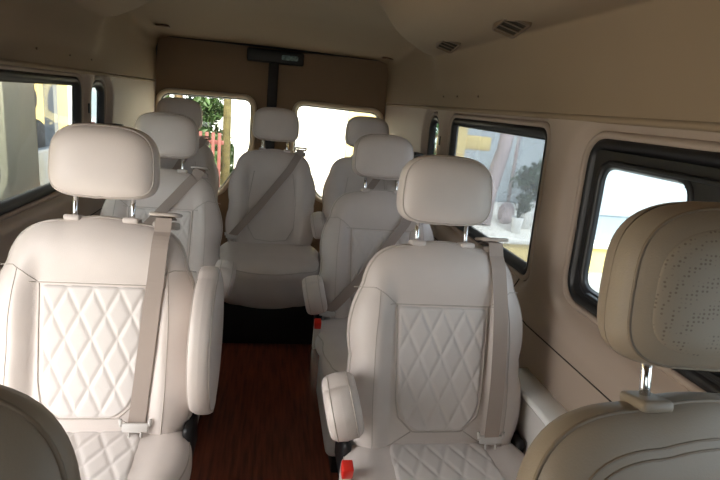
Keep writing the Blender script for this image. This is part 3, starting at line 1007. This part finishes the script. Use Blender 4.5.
def tree(label, x, y, h, r, n, seed, mt=LEAF, name='leafy_tree', cat='tree', leaf=.09, low=.35, group=None):
    root = empty(name, (x, y, GZ)); tag(root, label, cat, group)
    rnd = random.Random(seed)
    m = MB(); tube(m, [(0, 0, 0), (.04, .02, h*.3), (-.03, 0, h*.6), (.02, 0, h*.85)], [.10*h/4, .085*h/4, .06*h/4, .02], 10)
    for k in range(7):
        a = rnd.uniform(0, 2*PI); z = h*rnd.uniform(.3, .7)
        tube(m, [(0, 0, z), (math.cos(a)*r*.4, math.sin(a)*r*.4, z+h*.1), (math.cos(a)*r*.8, math.sin(a)*r*.8, z+h*.14)], [.035*h/4, .02*h/4, .008], 6)
    link('trunk', m.mesh('trunk', [BARK]), root)
    blobs = [(rnd.uniform(-.6, .6)*r, rnd.uniform(-.6, .6)*r, h*rnd.uniform(low, 1), r*rnd.uniform(.35, .6)) for _ in range(16)]
    m = MB(); leaf_cloud(m, blobs, n, leaf, seed); link('foliage', m.mesh('foliage', [mt]), root)
tree('green leafy tree outside the left rear window', -1.72, 10.1, 4.2, 1.0, 12000, 11, low=.1)
tree('bushy green tree outside the right quarter window', 1.75, 6.2, 3.2, .42, 3500, 17, low=.1, leaf=.05)
building('small pale blue-grey building outside the left quarter window', -3.7, -2.85, 10.5, 12, 3.0, GREYWALL)

# red-brown slatted fence and stone gate post by the tree
root = empty('slatted_fence', (-1.70, 7.9, GZ)); tag(root, 'red-brown slatted fence outside the left rear window', 'fence')
m = MB()
for k in range(22):
    x = -.95+k*.09; box(m, x-.024, x+.024, -.012, .012, 0, 1.36, .004, 1)
link('fence_slats', m.mesh('fence_slats', [REDBROWN]), root)
m = MB()
for z in (.35, 1.22): box(m, -1, 1.0, .012, .04, z-.03, z+.03, .004, 1)
link('fence_rail', m.mesh('fence_rail', [REDBROWN]), root)
tube(m := MB(), [(-.72, 8.6, GZ), (-.72, 8.6, 3.6)], [.065, .055], 12)
tag(link('mossy_post', m.mesh('mossy_post', [mat('mossy_bark', srgb(96, 88, 56), .95, noise=(14, .35))])), 'mossy upright post at the edge of the white building', 'post')

# potted plants on the terrace
def potted(label, x, y, z, s, pr, seed):
    root = empty('potted_plant', (x, y, z)); tag(root, label, 'potted plant', 'plants on the terrace')
    m = MB(); prof = [(pr*.75, 0), (pr, .34*s), (pr*1.05, .36*s), (pr*.9, .36*s), (pr*.9, .32*s)]; n = 20; vs = []; fs = []
    for (r, zz) in prof:
        for k in range(n): vs.append((r*math.cos(2*PI*k/n), r*math.sin(2*PI*k/n), zz))
    for i in range(len(prof)-1):
        for k in range(n): fs.append((i*n+k, i*n+(k+1) % n, (i+1)*n+(k+1) % n, (i+1)*n+k))
    fs.append(tuple(range(n))); fs.append(tuple(4*n+k for k in range(n)))
    m.add(vs, fs, 0, True); link('pot', m.mesh('pot', [POTMAT]), root)
    m = MB()
    rnd = random.Random(seed)
    for k in range(9):
        a = rnd.uniform(0, 6.28); l = rnd.uniform(.1, .25)*s
        tube(m, [(0, 0, .3*s), (math.cos(a)*l*.4, math.sin(a)*l*.4, .5*s), (math.cos(a)*l, math.sin(a)*l, .68*s)], [.008, .006, .003], 5)
    link('stem', m.mesh('stem', [LEAF2]), root)
    m = MB(); leaf_cloud(m, [(rnd.uniform(-.16, .16)*s, rnd.uniform(-.16, .16)*s, rnd.uniform(.5, .8)*s, .13*s) for _ in range(8)], 500, .045*s, seed)
    link('leaves', m.mesh('leaves', [LEAF2]), root)
potted('taller plant in a white pot on the terrace beside the window pillar', 3.72, 7.0, -.19, 1.15, .13, 2)
potted('small plant in a white pot on the terrace in front of the leaning post', 3.42, 6.65, -.19, .62, .08, 4)

# added van and seat, standing in for headrest reflections in the left window
root = empty('standin_van', (-2.35, 5.3, GZ)); tag(root, 'blue-grey vehicle added outside the left window around the seat that stands in for a reflection', 'vehicle')
m = MB()
for x in (-.7, .7):
    box(m, x-.04, x+.04, -2.6, 1.6, .3, 1.42, .03, 2)
    for y in (-2.6, -1.0, 1.5): box(m, x-.035, x+.035, y, y+.08, 1.4, 2.25)
box(m, -.8, .8, -2.6, 1.6, .28, .4); box(m, -.84, .84, -2.6, 1.6, 2.2, 2.35, .05, 2)
box(m, -.8, .8, -2.64, -2.56, .3, 1.42, .03, 2)
link('standin_body', m.mesh('standin_body', [BLUEGREY]), root)
for x, y in ((-.75, -1.9), (.75, -1.9), (-.75, 1.0), (.75, 1.0)):
    m = MB(); tube(m, [(x-.1, y, .32), (x+.1, y, .32)], .32, 24); link('wheel', m.mesh('wheel', [BLACK]), root)
seat('dark grey seat added in place of a headrest reflection in the left window', -1.95, 4.35, GZ+.64, 0, lm='dark', quilt=False, buckle=0, cat='seat')

# ------------------------------------------------------------------ light
w = bpy.data.worlds.new('overcast_sky'); scn.world = w; w.use_nodes = True
nt = w.node_tree; bg = nt.nodes['Background']
bg.inputs['Color'].default_value = (.98, .965, .95, 1); bg.inputs['Strength'].default_value = 5.5
sun = bpy.data.lights.new('sun', 'SUN'); sun.energy = 10; sun.angle = .2; sun.color = (1, .95, .85)
so = bpy.data.objects.new('sun', sun); COL.objects.link(so)
so.rotation_euler = Vector((-.05, .75, -.9)).to_track_quat('-Z', 'Y').to_euler()
lamp = bpy.data.lights.new('cabin_lamp', 'AREA'); lamp.shape = 'RECTANGLE'; lamp.size = .5; lamp.size_y = .25

# ------------------------------------------------------------------ camera
R = Vector((0.9830946826123054, -0.1556886231408189, 0.09636336256029417))
U = Vector((-0.05297608964043031, 0.26192321304867183, 0.9636336256029411))
F = Vector((0.1752665939242836, 0.9524480474497158, -0.2492475435453761))
cam = bpy.data.cameras.new('camera'); cam.lens = 26; cam.sensor_width = 36; cam.clip_start = .02; cam.clip_end = 200
co = bpy.data.objects.new('camera', cam); COL.objects.link(co)
M = Matrix(((R.x, U.x, -F.x, 0), (R.y, U.y, -F.y, 0), (R.z, U.z, -F.z, 1.32), (0, 0, 0, 1)))
co.matrix_world = M
scn.camera = co
scn.view_settings.view_transform = 'Standard'; scn.view_settings.look = 'None'
scn.view_settings.gamma = 1; scn.view_settings.exposure = 0.38
scn.view_settings.use_curve_mapping = False
